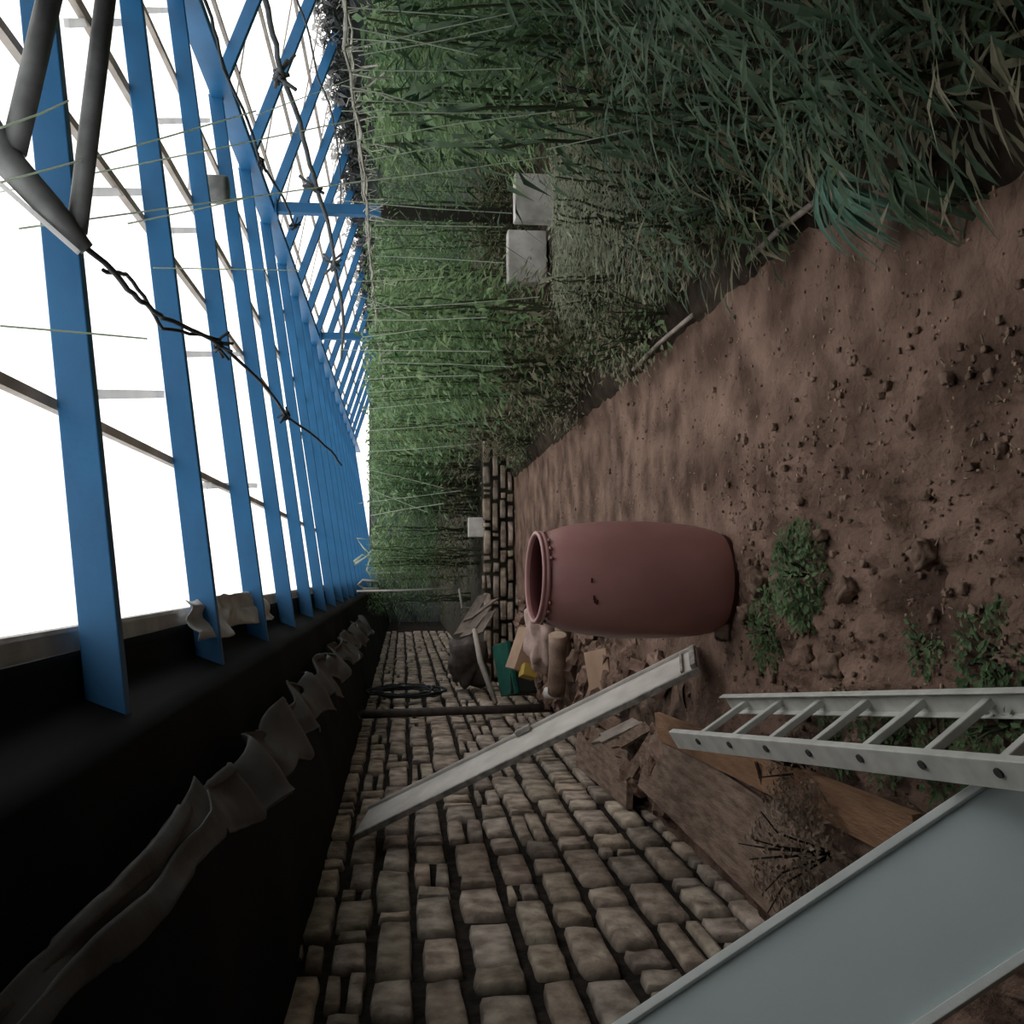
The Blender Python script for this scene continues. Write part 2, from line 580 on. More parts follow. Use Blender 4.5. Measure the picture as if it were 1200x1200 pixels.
# ridge posts
for i, y in enumerate((9.7, 15.0, 4.4)):
    if i == 2:
        continue
    t = empty('blue_post', (XR, y, 0), 0, ('blue post under the ridge standing above the white blocks' if i == 0 else 'distant blue post under the ridge, farther of the two posts'), 'post', 'blue ridge posts')
    MB().box((0, 0, (ZR - .15 + 1.7) / 2), (.10, .10, ZR - .15 - 1.7)).build('post_shaft', M['blue'], t, bevel=.005)
    tag(MB().box((0, 0, .87), (.12, .12, 1.70)).build('post_foot', M['branch'], t, bevel=.005), 'dark lower part')  # lower length of the post drawn darker than the shaft
    MB().box((0, 0, ZR - .165), (.16, .2, .02)).build('top_plate', M['blue'], t)
# purlins
for k, (x, th, nm) in enumerate(((.47, .03, 'nearest the tarpaulin'), (1.56, .03, 'second from the tarpaulin'), (2.19, .045, 'third from the tarpaulin, thicker than its neighbours'), (3.0, .03, 'just short of the ridge'))):
    o = MB().bar((x, -1.9, zl(x) + .068), (x, 29.5, zl(x) + .068), th, .028).build('purlin', M['purlin'])
    tag(o, 'thin grey-brown purlin under the roof film, %s' % nm, 'purlin', 'purlins on the near slope')
for k, x in enumerate((4.05, 4.6, 5.2)):
    o = MB().bar((x, -1.9, zr(x) + .068), (x, 29.5, zr(x) + .068), .028, .028).build('purlin', M['purlin'])
    tag(o, 'thin brown purlin on the far roof slope, %s the ridge' % ('nearest to', 'second from', 'third from')[k], 'purlin', 'purlins on the far slope')


def roofpt(x, y, dz=0.0):
    d = ray(x, y)
    # left-slope plane z = 1.5+HL+SL*x+dz
    t = (HL + dz) / (d.z - SL * d.x)
    return EYE + d * t


BAT = [((104, 462), (190, 462), 'nearest to the tarpaulin'), ((104, 225), (168, 225), 'below the bent pipe bracket'), ((78, 27), (150, 26), 'between the two steel pipes'),
       ((240, 569), (300, 569), 'low on the slope'), ((200, 270), (250, 270), 'between the second and third rafters'), ((215, 415), (290, 415), 'beside the cable knot'), ((170, 12), (200, 12), 'at the picture edge'),
       ((185, 142), (245, 141), 'near the grey drum')]
for (a, b, nm) in BAT:
    a3, b3 = roofpt(*a, .075), roofpt(*b, .075)
    o = MB().bar(a3, b3, .032, .02).build('pale_batten', M['pale_batten'])
    recenter(o, (a3 + b3) / 2)
    tag(o, 'short pale grey batten bridging two blue rafters, %s' % nm, 'batten', 'pale battens')
# thin bracing wires across the right slope
for k in range(7):
    y = 5.2 + k * 1.5
    o = MB().tube([(XR + .1, y, zr(XR + .1) + .05), (XE - .2, y - 1.5, zr(XE - .2) + .05)], .007, 5).build('brace_wire', M['purlin'])
    tag(o, 'thin brown brace wire crossing the rafters of the far slope', 'wire', 'brace wires of the far slope')

# left fascia strip + black sheet ceiling + tarp
o = MB()
o.grid(lambda u, v: (-.20 + .05 * u, -1.9 + 31 * v, zl(-.15) + .055 + .012 * math.sin(v * 50) * u), 2, 60)
o.box((-.19, 13.5, zl(-.14) + .085), (.10, 31, .03))
o.box((-.17, 13.5, zl(-.14) + .12), (.02, 31, .05))
o.build('trim_1', M['fascia'])['kind'] = 'structure'
bs = MB()


def sheet(u, v):
    y = -2 + 32 * v
    if u < .4:
        x = -.20 - 1.375 * u
        z = zl(x) + .055 - .17 * min(1, max(0, u - .09) / .05)
    else:
        t = (u - .4) / .6
        x = -.75 - .95 * t
        z = zl(-.75) - .115 - .27 * t
    z += .015 * noise.noise(V((x * 3, y * 2, 0)))
    return (x, y, z)


bs.grid(sheet, 56, 220)
o = bs.build('ceiling_sheet', M['black'], smooth=True)
tag(o, 'black plastic sheet closing the gap between stone wall and roof edge', 'plastic sheet')
o.modifiers.new('solid', 'SOLIDIFY').thickness = .01

# hanging tarpaulin edge in swags
PINS = [0.9, 2.75, 3.45, 4.3, 5.0, 5.6, 6.5, 7.6, 9.2, 11.0, 13.0]


def tarp_fn(u, v):
    y = PINS[0] + (PINS[-1] - PINS[0]) * v
    k = 0
    while k < len(PINS) - 2 and y > PINS[k + 1]:
        k += 1
    t = (y - PINS[k]) / (PINS[k + 1] - PINS[k])
    L = PINS[k + 1] - PINS[k]
    sw = math.sin(math.pi * t ** 0.8)
    # edge profile: near end thin, thickening towards each pin and then hooking back
    wdt = (.025 + .11 * t ** 1.3) if y > 2.75 else (.012 + .045 * t ** 1.3) * (1 - max(0, (t - .93) / .07) * .6)
    bx, bz = -.585, .535
    s = u
    x = bx - .05 * sw * .6 - s * wdt * .85
    z = bz + .03 * math.sin(math.pi * 2 * t) * L * .4 - s * wdt * .9
    cur = .05 * math.sin(s * math.pi * 2.2) * (.4 + t)
    x += cur * .7
    z += cur * .5
    if y > 2.75:
        x -= .25 * max(0, s - .6)
        z -= .12 * max(0, s - .6)
    nn = noise.noise(V((y * 3, s * 3, 1)))
    x += .02 * nn + .005 * noise.noise(V((y * 9, s * 6, 4)))
    z += .025 * noise.noise(V((y * 2.4, s * 3, 7)))
    if y > 3.2:
        x += .035 * math.sin(y * 9 + s * 3) * (1 - s * .3)
        z += .03 * math.sin(y * 14 + 1) * (1 - s * .5)
    return (x, y, 1.5 + z)


tp = MB().grid(tarp_fn, 26, 500).build('tarpaulin', M['tarp'], smooth=True)
tp.modifiers.new('solid', 'SOLIDIFY').thickness = .006
tag(tp, 'grey crumpled tarpaulin edge hanging in folds above the stone wall', 'tarpaulin')
# torn clear film flap over the fascia
fl = MB().grid(lambda u, v: (-.10 - .16 * u + .02 * noise.noise(V((u * 4, v * 9, 2))), 3.9 + 2.0 * v, zl(-.1) + .02 - .05 * u - .05 * u * math.sin(v * 9) + .03 * noise.noise(V((u * 3, v * 7, 9)))), 12, 50)
o = fl.build('film_flap', M['fascia'], smooth=True)
o.modifiers.new('solid', 'SOLIDIFY').thickness = .004
tag(o, 'crumpled pale film flap hanging over the roof edge beside the blue rafters', 'plastic sheet')

# steel pipes under the roof
def bent(y):
    return y


t = empty('steel_bracket', on_y(60, 240, 2.7), 0, 'dark flattened steel bracket holding two grey pipes under the roof', 'bracket')
base = t.location.copy()
pa = [on_y(-25, 135, 2.62), on_y(5, 185, 2.62), on_y(60, 245, 2.66), on_y(102, 292, 2.7)]
b_ = MB()
b_.tube([p - base for p in pa], [.042, .042, .036, .02], 10)
b_.build('bracket_arm', M['grey_steel'], t, smooth=True)
b_ = MB()
b_.bar(on_y(0, 215, 2.62) - base, on_y(92, 296, 2.68) - base, .012, .03, V((0, 1, 0)))
b_.build('flange', M['pale_batten'], t)
p0, p1 = on_y(62, -20, 2.66), on_y(16, 178, 2.63)
o = MB().tube([p0, p1], .032, 14).build('steel_pipe', M['grey_steel'], smooth=True)
tag(recenter(o, (p0 + p1) / 2), 'thick grey steel pipe under the roof at the picture corner, upper of two', 'pipe', 'steel pipes')
p0, p1 = on_y(126, -20, 2.70), on_y(90, 272, 2.70)
o = MB().tube([p0, p1], .027, 14).build('steel_pipe', M['grey_steel'], smooth=True)
tag(recenter(o, (p0 + p1) / 2), 'grey steel pipe under the roof running into the bracket end with the cable', 'pipe', 'steel pipes')

# cable running on from the bracket
def cable(pts, r, name, m, label, cat, knots=(), group=None, n=6):
    P = []
    for i in range(len(pts) - 1):
        for k in range(8):
            tt = k / 8
            p = pts[i].lerp(pts[i + 1], tt)
            p.z -= .03 * math.sin(math.pi * tt) * (pts[i + 1] - pts[i]).length * .6
            P.append(p + V((R1(-1, 1), R1(-1, 1), R1(-1, 1))) * r * .5)
    P.append(pts[-1])
    mb = MB().tube(P, r, n)
    for q in knots:
        for _ in range(7):
            d = V((R1(-1, 1), R1(-1, 1), R1(-1, 1))) * r * 7
            mb.tube([q - d * .5, q + V((R1(-1, 1), 0, R1(-1, 1))) * r * 3, q + d], r * .75, 5)
    o = mb.build(name, m, smooth=True)
    return tag(o, label, cat, group)


cp = [on_y(102, 292, 2.7), on_y(160, 350, 3.3), on_y(190, 372, 3.7), on_y(258, 405, 4.5), on_y(335, 487, 6.4), on_y(400, 545, 9)]
cable(cp, .009, 'twisted_cable', M['cable'], 'dark twisted cable with ragged knots tied from the pipe bracket under the rafters', 'cable', (cp[3], cp[4]))
cp2 = [on_y(120, 318, 3.0), on_y(150, 322, 3.4), on_y(190, 385, 3.75), on_y(258, 398, 4.5)]
cable(cp2, .007, 'loose_cable', M['cable'], 'loose dark cable loop beside the knotted cable, blue rafters behind', 'cable')
cp = [on_y(303, -20, 6.3), on_y(330, 90, 7.3), on_y(370, 220, 8.8), on_y(392, 310, 11), on_y(400, 420, 14)]
cable(cp, .02, 'knotted_rope', M['rope'], 'thick dark knotted rope sagging under the far roof slope', 'rope', (cp[1], cp[2], cp[3]))
cp = [on_y(232, -20, 5.4), on_y(262, 80, 6.2), on_y(305, 190, 7.5), on_y(345, 265, 9.2)]
cable(cp, .010, 'knotted_cable', M['cable'], 'thin dark cable with small knots beside the ridge beam', 'cable', (cp[2], cp[3]))
cp = [on_y(345, -10, 6.8), on_y(372, 90, 8.0), on_y(392, 150, 9.3), on_y(398, 250, 11)]
cable(cp, .008, 'dry_tendril', M['rope'], 'thin grey tendril hanging near the eave rail, right of the thick rope', 'vine')

# grey drum fitting outside the roof
g = on_y(252, 222, 7.0)
t = empty('vent_drum', g, 0, 'small grey-green drum fitting seen between the blue rafters', 'vent')
MB().lathe([(0.0, -.09), (.09, -.09), (.10, -.07), (.10, .07), (.09, .09), (.04, .10), (0, .10)], 20).build('drum_body', M['grey_steel'], t, smooth=True)
MB().tube([(0, 0, .1), (0, 0, .17), (.2, .05, .17)], .02, 8).build('drum_pipe', M['grey_steel'], t, smooth=True)

# ---------------------------------------------------------------- barrel
bx, by = -.055, 4.47
t = empty('plastic_barrel', (bx, by, gz(bx, by) - .01), 0.3, 'large reddish-brown plastic barrel with open top standing on the soil', 'barrel')
t.rotation_euler = (math.radians(4.2), math.radians(0.5), .3)
rp = [(0.0, .0), (.165, .0), (.195, .012), (.220, .04), (.240, .09), (.254, .16), (.264, .25), (.269, .36), (.270, .46), (.266, .56), (.259, .65), (.248, .73), (.234, .79), (.218, .84), (.203, .872), (.196, .884), (.195, .895)]
inn = [(.190, .905), (.185, .89), (.195, .86), (.22, .82), (.245, .74), (.256, .6), (.258, .4), (.25, .15), (.22, .03), (0, .02)]
MB().lathe(rp + [(.198, .90)], 64).build('barrel_body', M['barrel'], t, smooth=True)
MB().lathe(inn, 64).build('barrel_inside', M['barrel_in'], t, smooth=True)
b_ = MB()
b_.lathe([(.195, .888), (.206, .889), (.210, .894), (.210, .903), (.205, .906), (.205, .911), (.209, .914), (.209, .921), (.203, .925), (.192, .924), (.190, .915), (.190, .89)], 64)
for k in range(26):
    a = 2 * math.pi * k / 26
    if R1(0, 1) < .75:
        b_.box((.208 * math.cos(a), .208 * math.sin(a), .885), (.012, .012, .014), (V((math.cos(a), math.sin(a), 0)), V((-math.sin(a), math.cos(a), 0)), V((0, 0, 1))))
b_.build('rim', M['barrel'], t, smooth=True)
for (a, z) in ((-1.95, .70), (-1.98, .69), (-1.9, .705), (-1.72, .62), (-1.6, .72)):
    a -= .3
    rr = .2555
    b_ = MB()
    b_.box((rr * math.cos(a), rr * math.sin(a), z), (.004, .02, .008), (V((math.cos(a), math.sin(a), 0)), V((-math.sin(a), math.cos(a), 0)), V((0, 0, 1))))
    b_.build('scuff_mark', M['barrel_in'], t)

# ---------------------------------------------------------------- white leaning plank (shallow tray section)
pb = (on_z(830, 772, .02) + on_z(800, 765, .02)) / 2
B0 = on_z(800, 766, .06)           # bottom, far side corner
B1 = on_z(838, 778, .02)           # bottom, near side corner
T0 = on_x(425, 950, -1.36)         # top, far side corner
T1 = on_x(424, 982, -1.36)         # top near corner
ld = ((T0 + T1) / 2 - (B0 + B1) / 2)
LL = ld.length
ld.normalize()
wd = (B1 - B0)
wd = (wd - ld * wd.dot(ld)).normalized()
nd = wd.cross(ld).normalized()
if nd.z < 0:
    nd = -nd
org = (B0 + B1) / 2
PW = .29
t = empty('white_plank', org, 0, 'long whitish tray-like plank leaning from the soil beside the barrel up to the stone wall', 'plank')


def L3(a, b, c):
    return ld * a + wd * b + nd * c


MB().box(L3(LL / 2, 0, 0), (LL, PW, .022), (ld, wd, nd)).build('plank_face', M['plank'], t, bevel=.003)
for s_ in (-1, 1):
    hh = .035 if s_ < 0 else .012
    mb = MB().grid(lambda u, v: L3(u * LL, s_ * (PW / 2) + (v - .5) * .02 + .003 * noise.noise(V((u * 30, v, s_))), hh * (1 - abs(2 * v - 1) ** 4) - .005), 60, 6)
    mb.box(L3(LL / 2, s_ * PW / 2, -.004), (LL, .024, .03), (ld, wd, nd))
    mb.build('raised_edge', M['plank'] if s_ < 0 else M['plank_edge'], t)
mb = MB().box(L3(.02, 0, .012), (.03, PW, .045), (ld, wd, nd))
mb.box(L3(.085, 0, .018), (.015, PW * .9, .014), (ld, wd, nd))
mb.build('end_batten', M['plank_edge'], t, bevel=.003)
MB().box(L3(1.02, -PW / 2 + .02, .03), (.09, .03, .03), (ld, wd, nd)).build('clip', M['plank_edge'], t, bevel=.004)

# ---------------------------------------------------------------- ladder lying on its side
s_ = .91


def sc(p):
    return EYE + (V(p) - EYE) * s_


A1, A6 = sc((-.66, 3.80, .35)), sc((-.49, 2.42, .18))
Bb1, Bb6 = sc((-.53, 3.84, .13)), sc((-.35, 2.46, -.04))
ra = (A6 - A1) / 5
rb = (Bb6 - Bb1) / 5
t = empty('aluminium_ladder', (A1 + Bb1) / 2, 0, 'pale aluminium ladder lying on its edge along the soil over the grey panel', 'ladder')
o0 = t.location.copy()
rung = (Bb1 - A1).normalized()
rn = ra.normalized()
nn = rung.cross(rn).normalized()
for (p, st, nm, back) in ((A1, ra, 'left', .95), (Bb1, rb, 'right', .62)):
    mb = MB()
    e0 = p - st * back - o0
    e1 = p + st * 8 - o0
    sg = -1 if nm == 'left' else 1
    # C-section rail: web and two flanges
    dr = (e1 - e0).normalized()
    off = V((0, 0, 0))
    if nm == 'left':
        off = nn * (.018 if (nn.dot(RT) < 0) else -.018)
    e0 += off; e1 += off
    mb.box((e0 + e1) / 2, ((e1 - e0).length, .004, .068), (dr, rung, nn))
    for q in (-1, 1):
        mb.box((e0 + e1) / 2 + nn * q * .034 - rung * sg * .010, ((e1 - e0).length, .024, .005), (dr, rung, nn))
    r_ = mb.build('rail', M['alu'], t, bevel=.002)
    if nm == 'left':
        for k in range(8):
            h = MB()
            c = p + st * k - o0 + off * .6 + rung * sg * .004
            h.tube([c - rung * .003, c + rung * .003], .012, 10)
            h.build('rivet', M['hole'], r_)
for k in range(8):
    a = A1 + ra * k - o0
    b = Bb1 + rb * k - o0
    MB().bar(a, b, .028, .022, nn).build('rung', M['alu'], t, bevel=.003)

# ---------------------------------------------------------------- grey panel leaning at the near end
PA = on_y(720, 1200, 2.35); PB = on_y(1200, 880, 2.2)
d1 = (PB - PA).normalized()
best = None
for k in range(-20, 21):
    qz = k / 60
    qx = (-d1.z * qz + d1.y) / d1.x     # keeps the sheet square
    q = V((qx, -1, qz)).normalized()
    n_ = d1.cross(q).normalized()
    # meet the ray of the lower edge
    P = []
    for (x, y) in ((1110, 1200), (1200, 1105)):
        dd = ray(x, y)
        tt = (PA - EYE).dot(n_) / dd.dot(n_)
        P.append(EYE + dd * tt)
    w1 = (P[0] - PA).dot(q); w2_ = (P[1] - PA).dot(q)
    e = abs(w1 - w2_)
    if min(w1, w2_) > .1 and (best is None or e < best[0]):
        best = (e, q, n_, (w1 + w2_) / 2)
e, q, n_, PWD = best
print('PANEL', e, q, PWD)
if n_.z < 0:
    n_ = -n_
PA2 = PA - d1 * .36
PLN = (PB - PA2).length + .12
t = empty('framed_board', PA2, 0, 'large smooth blue-grey framed board leaning in the near corner beneath the ladder', 'panel')
MB().box(d1 * PLN / 2 + q * PWD / 2 - n_ * .012, (PLN, PWD, .012), (d1, q, n_)).build('panel_sheet', M['panel'], t)
for (w_, nm) in ((.011, 'a'), (PWD, 'b')):
    MB().box(d1 * PLN / 2 + q * w_ - n_ * .002, (PLN, .022, .026), (d1, q, n_)).build('frame_bar', M['panel_frame'], t, bevel=.002)
for l_ in (0, PLN):
    MB().box(d1 * l_ + q * PWD / 2 - n_ * .002, (.022, PWD, .026), (d1, q, n_)).build('frame_bar', M['panel_frame'], t, bevel=.002)

# ---------------------------------------------------------------- boards along the wall foot
def board(name, a, b, wv, th, m, label, cat='board', group=None, jag=0.0):
    """a,b ends of the centre line; wv width vector"""
    a, b, wv = V(a), V(b), V(wv)
    dr = (b - a).normalized()
    n = dr.cross(wv).normalized()
    if n.z < 0:
        n = -n
    nu, nv = 24, 4

    def top(u, v, off):
        p = a.lerp(b, u) + wv * (v - .5) + n * off
        p += n * .004 * noise.noise(V((u * 9, v * 3, off)))
        if jag and (u < .01 or u > .99):
            p += dr * jag * noise.noise(V((v * 9, u, 3)))
        return p - mid
    mid = (a + b) / 2
    mb = MB()
    mb.grid(lambda u, v: top(u, v, th), nu, nv)
    mb.grid(lambda u, v: top(u, 1 - v, 0), nu, nv)
    mb.grid(lambda u, v: top(u, 0, th * v), nu, 1)
    mb.grid(lambda u, v: top(u, 1, th * (1 - v)), nu, 1)
    mb.grid(lambda u, v: top(0, u, th * (1 - v)), nv, 1)
    mb.grid(lambda u, v: top(1, u, th * v), nv, 1)
    o = mb.build(name, m)
    o.location = mid
    return tag(o, label, cat, group)


a, b = on_z(775, 850, .05), on_z(1085, 985, .05)
board('timber_board', a, b, (.15, .0, .02), .03, M['wood_orange'], 'orange-brown timber board lying along the wall foot beneath the ladder')
a, b = on_z(770, 880, .03), on_z(1010, 1065, .03)
board('timber_sheet', a + V((-.03, 0, .05)), b + V((-.03, 0, .05)), (.34, 0, -.1), .02, M['wood'], 'dark weathered wooden sheet sloping against the foot of the stone wall')
a, b = on_z(712, 855, .12), on_z(750, 915, .06)
board('wood_slab', on_z(682, 868, .16), on_z(742, 912, .10), (.34, .16, -.05), .04, M['wood'], 'short broken wooden slab at the wall foot below the white plank')
for k, (p0, p1, wv, nm) in enumerate((((758, 842), (705, 868), (.03, .10, 0), 'leftmost'), ((765, 850), (728, 872), (.05, .07, 0), 'middle'), ((772, 856), (742, 905), (.07, .05, 0), 'longest'))):
    a = on_z(*p0, .02)
    b = on_y(*p1, a.y + .12)
    board('broken_board', a, b, wv, .02, M['greywood'] if k == 0 else M['wood'], 'jagged broken board upright under the white plank, %s of three' % nm, 'board', 'broken boards', jag=.12)
# stake
a = on_z(905, 955, .02)
o = MB().tube([a, on_y(886, 893, a.y - .05)], .008, 6).build('iron_stake', M['rod'])
tag(o, 'short rusty stake in the soil beside the lower ladder rail', 'stake')

# pole standing against the wall
a, b = on_x(662, 829, -1.34), on_x(402, 838, -1.34)
o = MB().tube([V((a.x, a.y, 0)), (V((a.x, a.y, 0)) + b) / 2 + V((0, .01, 0)), b], .042, 12).build('wall_pole', M['rod'], smooth=True)
tag(o, 'brown round pole standing upright against the stone wall beyond the plank', 'pole')

# coil of cable hung on wall
cc = on_x(478, 810, -1.36)
mb = MB()
for k in range(9):
    pts = []
    r0, r1_ = R1(.27, .42), R1(.30, .46)
    oz, oy = R1(-.05, .05), R1(-.06, .06)
    for i in range(41):
        a = 2 * math.pi * i / 40
        pts.append((R1(-.01, .01) + .02 * k / 4 - .02, oy + r0 * math.cos(a) * 1.25, oz + r1_ * math.sin(a)))
    mb.tube(pts, .011, 5, cap=False)
o = mb.build('cable_coil', M['cable'], smooth=True)
o.location = cc
tag(o, 'coil of thin black cable hanging on the far stone wall', 'cable coil')

# ---------------------------------------------------------------- rubble and junk between wall and barrel
def P(x, y, z=0.0):
    return on_z(x, y, z)


# log
a, b = on_y(654, 745, 7.9), on_y(652, 812, 8.1)
t = empty('cut_log', (a + b) / 2, 0, 'short pale bark log lying across the rubble left of the barrel mouth', 'log')
la, lb = a - t.location, b - t.location
pts = [la.lerp(lb, k / 8) for k in range(9)]
MB().tube(pts, [.075 + .006 * R1(-1, 1) for _ in pts], 16).build('bark', M['log'], t, smooth=True)
dd = (lb - la).normalized()
MB().tube([la - dd * .01, la], .066, 16).build('cut_end', M['cut'], t)
MB().tube([lb, lb + dd * .01], .066, 16).build('cut_end', M['cut'], t)
t2 = copy_tree(t)
t2.location = (a + b) / 2 + V((.12, .30, -.10))
t2['label'] = 'second bark log tucked behind the first one in the rubble'
t['group'] = t2['group'] = 'cut logs'

# pinkish cloth bundle
mb = MB().rock((0, 0, 0), (.55, .35, .30), 3, 5, .6)
o = mb.build('cloth_bundle', M['cloth'], smooth=True)
o.location = on_y(640, 742, 9.1)
tag(o, 'pale pinkish cloth bundle lying on the rubble by the barrel mouth', 'cloth')
# cardboard


def slab(name, c, sx, sy, sz, rot, m, label, cat, group=None):
    o = MB().box((0, 0, 0), (sx, sy, sz)).build(name, m, bevel=min(sz, .01) * .4)
    o.location = c
    o.rotation_euler = rot
    return tag(o, label, cat, group)


slab('cardboard_box', on_y(617, 763, 9.6), .42, .3, .22, (.2, .35, .1), M['card'], 'small tan cardboard box beside the dark green crate', 'box')
slab('cardboard_sheet', P(703, 797, .12), .42, .30, .018, (.35, -.12, .15), M['card'], 'flat tan cardboard sheet propped on bricks above the white plank', 'cardboard')
# green crate
g = on_y(604, 784, 10.6)
t = empty('green_crate', (g.x, g.y, g.z - .28), .2, 'dark green plastic crate leaning in the rubble beside a pale stick', 'crate')
mb = MB()
W_, D_, H_ = .52, .42, .36
for (cx, cy, sx, sy) in ((0, -D_ / 2, W_, .02), (0, D_ / 2, W_, .02), (-W_ / 2, 0, .02, D_), (W_ / 2, 0, .02, D_)):
    mb.box((cx, cy, H_ / 2), (sx, sy, H_))
mb.box((0, 0, .01), (W_, D_, .02))
mb.build('crate_body', M['darkplastic'], t, bevel=.004)
MB().box((.0, -.02, H_ + .03), (W_ + .04, D_ + .04, .05), (V((1, 0, .15)).normalized(), V((0, 1, .25)).normalized(), V((-.15, -.25, 1)).normalized())).build('crate_lid', M['greenplastic'], t, bevel=.01)
# pale stick
a, b = on_y(556, 738, 11.2), on_y(581, 824, 10.6)
mid = on_y(563, 775, 10.9)
o = MB().tube([a, mid, b], [.03, .034, .028], 10).build('pale_stick', M['hose'], smooth=True)
tag(o, 'pale stripped stick leaning on the rubble left of the green crate', 'stick')
o = MB().rock((0, 0, 0), (.5, .45, .42), 8, 4, .5).build('dark_sack', M['rod'], smooth=True)
o.location = on_y(550, 775, 12.0)
tag(o, 'dark lumpy sack lying by the stone wall behind the pale stick', 'sack')
# grey planks against the far terrace
for k, (p0, p1, w_, nm) in enumerate((((538, 742), (566, 697), .14, 'uppermost'), ((545, 745), (570, 712), .14, 'middle'), ((548, 728), (580, 704), .10, 'lowest'), ((560, 742), (576, 716), .12, 'shortest'))):
    a, b = on_y(*p0, 12.3 - .1 * k), on_y(*p1, 12.7 - .1 * k)
    board('grey_plank', a, b, (.03, .05, -w_), .03, M['greywood'], 'grey plank in the tilted stack near the far end, %s' % nm, 'plank', 'tilted grey planks')
slab('yellow_pot', on_y(619, 787, 9.4), .12, .12, .14, (.3, .2, .4), M['yellow'], 'small yellowish plastic pot lying in the rubble', 'pot')
o = MB().tube([on_y(640, 812, 8.4), on_y(658, 813, 8.3)], .05, 12).build('pipe_offcut', M['whiteplastic'], smooth=True)
tag(o, 'short white pipe offcut lying just above the white plank', 'pipe')
# white blocks beneath the blue post, one more far away
for (x0, x1, y0, y1, Y, lab) in ((602, 668, 206, 262, 8.7, 'bright whitewashed concrete block among the plants, right of its twin'), (594, 640, 272, 334, 9.0, 'greyer whitewashed block among the plants, nearer the path than its twin')):
    a = on_y(x1, y1, Y); b = on_y(x0, y0, Y)
    c = (a + b) / 2
    o = MB().box((0, 0, 0), (abs(a.x - b.x), .16, abs(a.z - b.z))).build('white_block', M['whitewash'], bevel=.012)
    o.location = c
    tag(o, lab, 'block', 'whitewashed blocks')
o = MB().box((0, 0, 0), (.26, .2, .22)).build('white_block', M['whitewash'], bevel=.01)
o.location = (on_y(561, 618, 13.1).x, 13.12, .52)
tag(o, 'small pale block on the low far terrace wall', 'block', 'whitewashed blocks')

# bricks and stones in the rubble
kinds = []
for k in range(5):
    o = MB().rock((0, 0, 0), (.20, .13, .09), k * 2 + 1, 2, .3).build('rubble_stone', M['rubble'] if k % 2 else M['stone_plain'] if 'stone_plain' in M else M['rubble'])
    kinds.append(o)
for k in range(3):
    o = MB().box((0, 0, 0), (.22, .11, .07)).build('brick', M['rubble'], bevel=.006)
    kinds.append(o)
used = set()
RUB = []
for k in range(210):
    Y = R1(5.3, 12.2)
    X = R1(-1.32, -.52 + .02 * (Y - 5))
    RUB.append((X, Y))
for (X, Y) in RUB:
    j = random.randrange(8)
    o = kinds[j]
    if j in used:
        o = o.copy()
        C.objects.link(o)
    used.add(j)
    s = R1(.4, 1.2)
    o.scale = (s, s, s)
    hz = .12 * math.exp(-((X + .95) / .35) ** 2)
    o.location = (X, Y, gz(X, Y) + .02 + hz * R1(.2, 1.2))
    o.rotation_euler = (R1(-.5, .5), R1(-.5, .5), R1(0, 6))
    isb = j >= 5
    tag(o, ('dusty reddish brick lying in the rubble between barrel and stone wall' if isb else 'dusty brown stone lying in the rubble between barrel and stone wall'), 'brick' if isb else 'stone', 'bricks in the rubble' if isb else 'stones in the rubble')
# rubble bed fill
o = MB().grid(lambda u, v: (-1.42 + .95 * u, 5.2 + 7.2 * v, gz(-1.42 + .95 * u, 5.2 + 7.2 * v) + .10 * math.sin(math.pi * min(1, u * 1.1 + .02)) * min(1, v * 8, (1 - v) * 8) + .05 * noise.noise(V((u * 7, v * 50, 2)))), 40, 220).build('rubble_heap', M['heap'], smooth=True)
tag(o, 'low heap of crumbled earth and rubble along the stone wall foot', 'rubble', kind='stuff')

# larger clods by the barrel foot
for k, (x, y, s, lab) in enumerate(((893, 683, .13, 'largest pale clod in front of the barrel base'), (852, 738, .11, 'dark stone touching the barrel base'), (878, 660, .06, 'small clod right of the largest clod'), (990, 778, .11, 'brown clod just above the ladder rail'), (1010, 692, .09, 'crumbly clod in the soil past the green weed'), (975, 628, .06, 'small clod on open soil behind the weed'), (1102, 650, .10, 'clod with a dark hollow beside it on the near soil'), (880, 720, .10, 'low lump of earth left of the weed'), (955, 765, .07, 'small lump of earth between weed and ladder'))):
    o = MB().rock((0, 0, 0), (s * .9, s * .7, s * .6), k + 4, 4, .32).build('earth_clod', M['clod'], smooth=True)
    c = P(x, y, .02)
    o.location = (c.x, c.y, gz(c.x, c.y) + s * .3)
    o.rotation_euler = (R1(-.3, .3), R1(-.3, .3), R1(0, 6))
    tag(o, lab, 'clod', 'clods by the barrel')
# crumbs scattered over the soil
mb = MB()
for k in range(3600):
    Y = 2.0 + 9 * random.random() ** 1.8
    X = R1(-.75, 1.3)
    if random.random() < .75 and (Y > 4.5 or X > .6):
        continue
    if (X - bx) ** 2 + (Y - by) ** 2 < .085:
        continue
    s = R1(.003, .008) if random.random() < .93 else R1(.008, .02)
    c = V((X, Y, gz(X, Y) + s * .3))
    mb.rock(c, (s * R1(1, 2), s * R1(1, 2), s * 1.2), k, 1, .6, ax=None)
tag(mb.build('soil_crumbs', M['clod']), 'small crumbs of earth and grit scattered over the open soil', 'soil', kind='stuff')
mb = MB()
for k in range(420):
    Y = R1(2.0, 4.2)
    X = R1(-.6, .75) * (1 if Y < 3.6 else .8)
    if (X - bx) ** 2 + (Y - by) ** 2 < .11:
        continue
    s = R1(.008, .028) * random.random() ** .6
    mb.rock((X, Y, gz(X, Y) + s * .2), (s * R1(1, 1.8), s * R1(1, 1.8), s), k, 2, .5)
